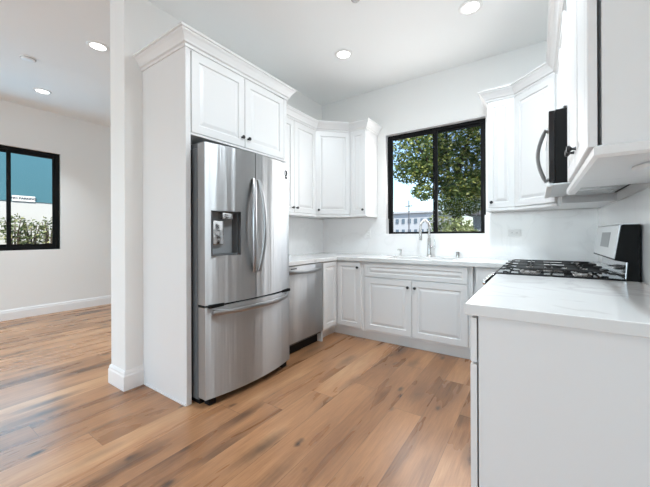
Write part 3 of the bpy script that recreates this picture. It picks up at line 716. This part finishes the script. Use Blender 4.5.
# grates: three side by side
gw = (RY1 - RY0 - .05) / 3
for i in range(3):
    a = RY0 + .025 + i * gw + .003; b = a + gw - .006; m = MB(); x0, x1 = -.165, .315; zt = .955; r = .0055
    def bar(p, q, w=.006, h=.008):
        p = Vector(p); q = Vector(q); m.tube([p, q], w, 4, flat=(h, w), up=(0, 0, 1))
    for y in (a + .008, b - .008):
        m.tube([(x0 - .035, y, zt - .012), (x0 - .012, y, zt - .012), (x0 + .010, y, zt), (x1 - .010, y, zt), (x1 + .012, y, zt - .012), (x1 + .035, y, zt - .012)], r, 6)
        n_ = 7
        for k in range(n_):
            x = x0 + .01 + (x1 - x0 - .02) * k / (n_ - 1); bar((x, y, zt - .024 if 0 < k < n_ - 1 else .924), (x, y, zt - .004), .004, .005)
    for x in (x0 + .005, (x0 + x1) / 2, x1 - .005): bar((x, a + .008, zt - .008), (x, b - .008, zt - .008))
    for x in (-.04, .22):
        bar((x - .075, (a + b) / 2, zt - .002), (x - .022, (a + b) / 2, zt - .002)); bar((x + .022, (a + b) / 2, zt - .002), (x + .075, (a + b) / 2, zt - .002))
        bar((x, a + .01, zt - .002), (x, (a + b) / 2 - .022, zt - .002)); bar((x, (a + b) / 2 + .022, zt - .002), (x, b - .01, zt - .002))
    for x in (x0 + .005, x1 - .005):
        for y in (a + .008, b - .008): bar((x, y, .9225), (x, y, zt - .004), .007, .007)
    m.build('grate', M['iron'], t)
# back guard
gp = [(.437, .915), (.386, .915), (.394, 1.010), (.338, 1.020), (.341, 1.030), (.366, 1.207), (.374, 1.212), (.437, 1.212)]
MB().prism([(x, RY0, z) for x, z in gp], (0, RY1 - RY0, 0), .002).build('back_guard', M['black'], t)
MB().prism([(x, RY0 + .012, z) for x, z in [(.337, 1.029), (.343, 1.028), (.368, 1.207), (.376, 1.2125), (.430, 1.2125), (.430, 1.2155), (.372, 1.2155), (.360, 1.208)]], (0, RY1 - RY0 - .024, 0)).build('control_panel', M['steel_h'], t)
def gpt(s, off): return (.337 + (.360 - .337) * s - off, 1.029 + (1.208 - 1.029) * s)
xa, za = gpt(.30, .0012); xb, zb = gpt(.80, .0012)
MB().prism([(xa, 2.46, za), (xb, 2.46, zb), (xb, 2.74, zb), (xa, 2.74, za)], (.002, 0, 0)).build('display', M['midgrey'], t)
MB().prism([(x, RY0 + .010, z) for x, z in [(.381, .923), (.385, .923), (.391, 1.018), (.387, 1.020)]], (0, RY1 - RY0 - .02, 0)).build('riser_panel', M['chrome'], t)

# ---------------------------------------------------------------- microwave
t = thing('microwave', 'black and stainless over-the-range microwave between the right wall cabinets', 'microwave', (.26, 2.606, MZ0))
MB().box(.085, XR - .002, MY0 + .001, MY1 - .001, MZ0 + .004, MZ1, .003, 1).build('body', M['black'], t)
d_ = MB().box(.056, .0845, MY0 + .002, MY1 - .002, MZ0 + .012, MZ1 - .002, .004, 2).build('door', M['blackglass'], t)
MB().box(.0535, .0565, MY0 + .01, MY1 - .01, MZ1 - .07, MZ1 - .01, .001, 1).build('trim_band', M['steel_h'], d_)
pts = [(.058, MY0 + .045, MZ0 + .035)]
for k in range(15):
    u = k / 14; pts.append((.040 - .038 * math.sin(math.pi * u), MY0 + .045, MZ0 + .022 + u * .300))
pts.append((.058, MY0 + .045, MZ0 + .310))
MB().tube(pts, .012, 10, flat=(.014, .011), up=(0, 1, 0)).build('handle', M['handle_dark'], d_, True)
MB().box(.060, XR - .03, MY0 + .01, MY1 - .01, MZ0 - .004, MZ0 + .004, .001, 1).build('bottom_plate', M['steel_h'], t)
m = MB()
for k in range(2): m.box(.16, .40, MY0 + .06 + k * .36, MY0 + .34 + k * .36, MZ0 - .008, MZ0 - .004)
m.build('grease_filter', M['nickel'], t)
MB().box(.045, .075, MY0 + .02, MY1 - .02, MZ0 - .012, MZ0 + .010, .004, 2).build('vent_lip', M['plate'], t)

# ---------------------------------------------------------------- outlets
def outlet(label, x, z, horizontal=True):
    y = D - SB; w, h = (.115, .070) if horizontal else (.070, .115)
    t = thing('wall_outlet', label, 'outlet', (x, y, z - h / 2), 'splashback outlets')
    MB().box(x - w / 2, x + w / 2, y - .006, y, z - h / 2, z + h / 2, .002, 1).build('cover_plate', M['plate'], t)
    for s in (-1, 1):
        cx, cz = (x + s * .022, z) if horizontal else (x, z + s * .022)
        sk = MB().box(cx - .015, cx + .015, y - .008, y - .005, cz - .014, cz + .014, .001, 1).build('socket', M['plate'], t)
        MB().box(cx - .006, cx - .004, y - .0085, y - .0075, cz - .005, cz + .005).box(cx + .004, cx + .006, y - .0085, y - .0075, cz - .005, cz + .005).build('slots', M['slot'], sk)
outlet('white outlet on the splashback behind the range', -.195, 1.178)
outlet('white outlet on the splashback under the left wall cabinets', -1.832, 1.178, False)

# ---------------------------------------------------------------- ceiling fittings
def downlight(x, y, label):
    t = thing('recessed_downlight', label, 'light', (x, y, H - .012), 'recessed ceiling downlights')
    MB().lathe([(.066, .012), (.092, .012), (.092, .006), (.086, .001), (.070, .000), (.064, .006)], (x, y, H - .012), (0, 0, 1), 32).build('trim_ring', M['plate'], t, True)
    MB().lathe([(0, .008), (.066, .008), (.066, .011), (0, .011)], (x, y, H - .012), (0, 0, 1), 32).build('lens', M['lens'], t)
    l_ = lamp('downlight_lamp', 'AREA', (x, y, H - .016), (0, 0, -1), DOWNLIGHT_W * (.3 if x > -2 else 1), LAMP_C, shape='DISK', size=.13, spread=R(95))
    l_.parent = t; l_.location = (0, 0, -.004); l_['_w'] = (0, 0, 0)
downlight(-1.658, 2.789, 'lit recessed downlight over the left wall cabinets')
downlight(-.451, 2.812, 'lit recessed downlight above the sink area, right of the other kitchen one')
downlight(-3.587, 1.291, 'lit recessed downlight beside the partition wall')
downlight(-5.286, 1.282, 'lit recessed downlight nearest the living room window')
for x, y, w in ((-.35, 1.85, 27), (-.35, 1.45, 17), (-3.587, -1.2, 12), (-1.6, -1.2, 12), (-5.286, -1.2, 12), (-1.6, -3.2, 12), (-4.4, -3.2, 12)):  # added fill lamps out of frame, without any fittings, to brighten the rooms
    lamp('ceiling_fill', 'AREA', (x, y, H - .02), (0, 0, -1), w, LAMP_C, shape='DISK', size=.13, spread=R(140 if y < 0 else 180))
t = thing('smoke_detector', 'flat white smoke detector on the living room ceiling', 'detector', (-4.433, .96, H - .03))
MB().lathe([(0, .004), (.03, .0), (.052, .006), (.062, .018), (.066, .030), (0, .030)], (-4.433, .96, H - .03), (0, 0, 1), 28).build('cover', M['plate'], t, True)
MB().lathe([(.056, .014), (.0628, .0165), (.0636, .019), (.056, .019)], (-4.433, .96, H - .0305), (0, 0, 1), 28).build('vent_ring', M['midgrey'], t, True)
tag(MB().lathe([(0, .0), (.03, .0), (.036, .006), (.038, .014), (0, .014)], (-1.19, 2.19, H - .014), (0, 0, 1), 24).build('ceiling_sensor', M['nickel'], None, True), 'small round metallic cap on the kitchen ceiling at the top edge', 'sensor')

# ---------------------------------------------------------------- outside
struct(MB().box(-60, 40, -30, 80, -.40, -.16).build('ground', M['asphalt']))
def leaves(mb, center, radii, n, size, hollow=0.45, rng=random, squash=None):
    bm = mb.bm
    for _ in range(n):
        while True:
            p = Vector((rng.uniform(-1, 1), rng.uniform(-1, 1), rng.uniform(-1, 1)))
            if hollow < p.length < 1: break
        c = Vector(center) + Vector((p.x * radii[0], p.y * radii[1], p.z * radii[2]))
        s = size * rng.uniform(.6, 1.3)
        u = Vector((rng.gauss(0, 1), rng.gauss(0, 1), rng.gauss(0, .6))).normalized(); v = u.cross(Vector((rng.gauss(0, 1), rng.gauss(0, 1), rng.gauss(0, 1)))).normalized()
        vs = [bm.verts.new(c + u * s), bm.verts.new(c + v * s * .45), bm.verts.new(c - u * s * .8), bm.verts.new(c - v * s * .45)]
        bm.faces.new(vs)
t = thing('shade_tree', 'big leafy tree outside the kitchen window', 'tree', (-2.2, 10.6, -.16))
MB().tube([(-2.15, 10.6, -.2), (-2.2, 10.6, .8), (-2.1, 10.55, 1.8), (-2.25, 10.5, 2.4)], [.22, .17, .15, .12], 10).build('trunk', M['bark'], t, True)
for pts, r0 in (([(-2.15, 10.5, 2.0), (-2.6, 10.2, 3.0), (-3.1, 10.0, 3.9), (-3.4, 9.9, 4.7)], .08), ([(-2.2, 10.5, 2.2), (-2.0, 10.3, 3.2), (-1.7, 10.2, 4.1), (-1.3, 10.2, 4.9)], .08), ([(-2.1, 10.5, 1.9), (-1.6, 10.3, 2.7), (-1.0, 10.2, 3.3), (-.4, 10.2, 3.7)], .06), ([(-2.25, 10.5, 2.4), (-2.4, 10.4, 3.6), (-2.4, 10.5, 5.2)], .08), ([(-2.5, 10.3, 2.8), (-3.1, 10.1, 3.2), (-3.7, 10.0, 3.3)], .045)):
    n_ = len(pts); MB().tube(pts, [r0 * (1 - .7 * k / (n_ - 1)) for k in range(n_)], 8).build('branch', M['bark'], t, True)
rng = random.Random(3)
m = MB()
for c, rd, n_ in (((-2.2, 10.5, 4.6), (1.7, 1.3, 1.4), 3400), ((-3.2, 10.2, 4.0), (.95, .9, .95), 1700), ((-1.2, 10.3, 4.3), (1.0, .9, 1.0), 1600), ((-1.0, 10.4, 3.2), (.85, .8, .8), 1100), ((-3.3, 10.1, 3.25), (.75, .6, .45), 900),
                  ((-2.3, 10.3, 3.3), (.9, .8, .8), 1500), ((-2.0, 10.3, 2.6), (.65, .6, .6), 900), ((-3.0, 10.1, 2.55), (.45, .4, .28), 330), ((-2.2, 10.2, 5.6), (1.5, 1.2, .9), 1200), ((-1.3, 10.2, 2.55), (.75, .6, .55), 1300), ((-1.9, 10.0, 2.2), (.7, .5, .5), 1200), ((-.8, 10.4, 2.7), (.6, .5, .7), 700)):
    leaves(m, c, rd, int(n_ * 1.25), .072, .25, rng)
m.build('foliage', M['leaf'], t)
def bush(name, c, rd, n_, size, mt_, label, stems=5, group=None, cat='shrub', hollow=.2):
    t = thing(name, label, cat, (c[0], c[1], -.16), group)
    m = MB(); leaves(m, c, rd, n_, size, hollow, rng); m.build('foliage', mt_, t)
    for k in range(stems):
        a = 2 * math.pi * k / stems + .4; MB().tube([(c[0] + .05 * math.cos(a), c[1] + .05 * math.sin(a), -.2), (c[0] + .3 * rd[0] * math.cos(a), c[1] + .3 * rd[1] * math.sin(a), c[2] - .2 * rd[2]), (c[0] + .6 * rd[0] * math.cos(a), c[1] + .6 * rd[1] * math.sin(a), c[2] + .6 * rd[2])], [.02, .014, .006], 6).build('stem', M['bark'], t)
bush('garden_bush', (-1.55, 8.0, .62), (.5, .5, 1.0), 1900, .07, M['bushleaf'], 'pale green bush at the foot of the tree outside the kitchen window')
bush('garden_bush', (-2.35, 9.4, 1.15), (.38, .38, .75), 700, .06, M['leaf'], 'yellowish dark bush left of the pale one outside the kitchen window')
# white building across the way
t = thing('distant_building', 'long pale two-storey building seen low through the kitchen window', 'building', (-13, 32, -.16))
MB().box(-20, -8.0, 30, 40, -.2, 3.3).build('wall', M['farwall'], t)
MB().box(-20.2, -7.8, 29.8, 40.2, 3.3, 3.5).build('parapet', M['farwall'], t)
for zc in (1.5, 2.55):
    for k in range(8): MB().box(-13.0 + k * .62, -12.72 + k * .62, 29.94, 30.02, zc - .22, zc + .22).build('window', M['farglass'], t)
tag(MB().box(-13.5, -8.0, 26, 26.3, -.2, 1.42).build('garden_wall', M['brick']), 'low reddish wall in front of the distant pale building', 'wall')
t = thing('utility_pole', 'thin dark utility pole in front of the distant pale building', 'pole', (-8.6, 25, -.16))
MB().tube([(-8.7, 25, -.2), (-8.7, 25, 4.0)], .05, 8).build('shaft', M['pole'], t, True)
MB().box(-9.0, -8.4, 24.95, 25.05, 3.5, 3.58).build('crossarm', M['pole'], t)
t = thing('neighbour_house', 'grey sided house behind the tree at the right of the kitchen window', 'house', (-.6, 18, -.16))
MB().box(-2.5, 2.0, 16, 20, -.2, 2.1).build('wall', M['greyside'], t)
MB().prism([(-2.8, 15.7, 2.08), (2.3, 15.7, 2.08), (2.3, 20.3, 2.08), (-2.8, 20.3, 2.08)], (0, 0, .2)).build('roof', M['roofing'], t)
# teal and white building across the living room window
BXW = -9.0
t = thing('neighbour_building', 'two-tone building with teal upper wall and white lower wall outside the living room', 'building', (-10, 2, -.16))
MB().box(-12, BXW, -8, 10, -.2, 1.905).build('lower_wall', M['stucco'], t)
MB().box(-12, BXW + .012, -8, 10, 1.905, 6.0).build('upper_wall', M['teal'], t)
SY0, SY1, SZ0, SZ1 = 1.69, 2.053, 1.906, 2.022
t = thing('parking_sign', 'white NO PARKING sign on the teal wall outside the living room window', 'sign', (BXW + .012, (SY0 + SY1) / 2, SZ0))
MB().box(BXW + .012, BXW + .020, SY0, SY1, SZ0, SZ1, .001, 1).build('board', M['signwhite'], t)
cu = bpy.data.curves.new('lettering', 'FONT'); cu.body = 'NO PARKING'; cu.align_x = 'CENTER'; cu.align_y = 'CENTER'; cu.size = .066; cu.extrude = .0008; cu.offset = .003
tmp = bpy.data.objects.new('tmp_text', cu); C.objects.link(tmp)
bpy.context.view_layer.update()
me = bpy.data.meshes.new_from_object(tmp.evaluated_get(bpy.context.evaluated_depsgraph_get())); bpy.data.objects.remove(tmp)
me.transform(Matrix(((0, 0, 1, .0092), (1, 0, 0, 0), (0, 1, 0, (SZ1 - SZ0) / 2), (0, 0, 0, 1))))
me.materials.clear(); me.materials.append(M['signink'])
lt = bpy.data.objects.new('lettering', me); C.objects.link(lt); lt.parent = t
for y, zc, ry, lab, n_ in ((1.62, 1.27, .24, 'leafy shrub below the NO PARKING sign', 300), (1.86, 1.18, .22, 'pale shrub between the two others against the white wall', 300), (2.13, 1.25, .17, 'rightmost shrub against the white wall', 200), (1.05, 1.0, .3, 'low shrub at the left against the white wall', 300)):
    bush('wall_shrub', (-8.4, y, zc), (.26, ry, .36), n_, .042, M['shrubleaf'], lab + ' outside the living room window', 5, 'shrubs outside the living room window', hollow=.1)

for o in list(bpy.data.objects):
    if '_w' in o: del o['_w']
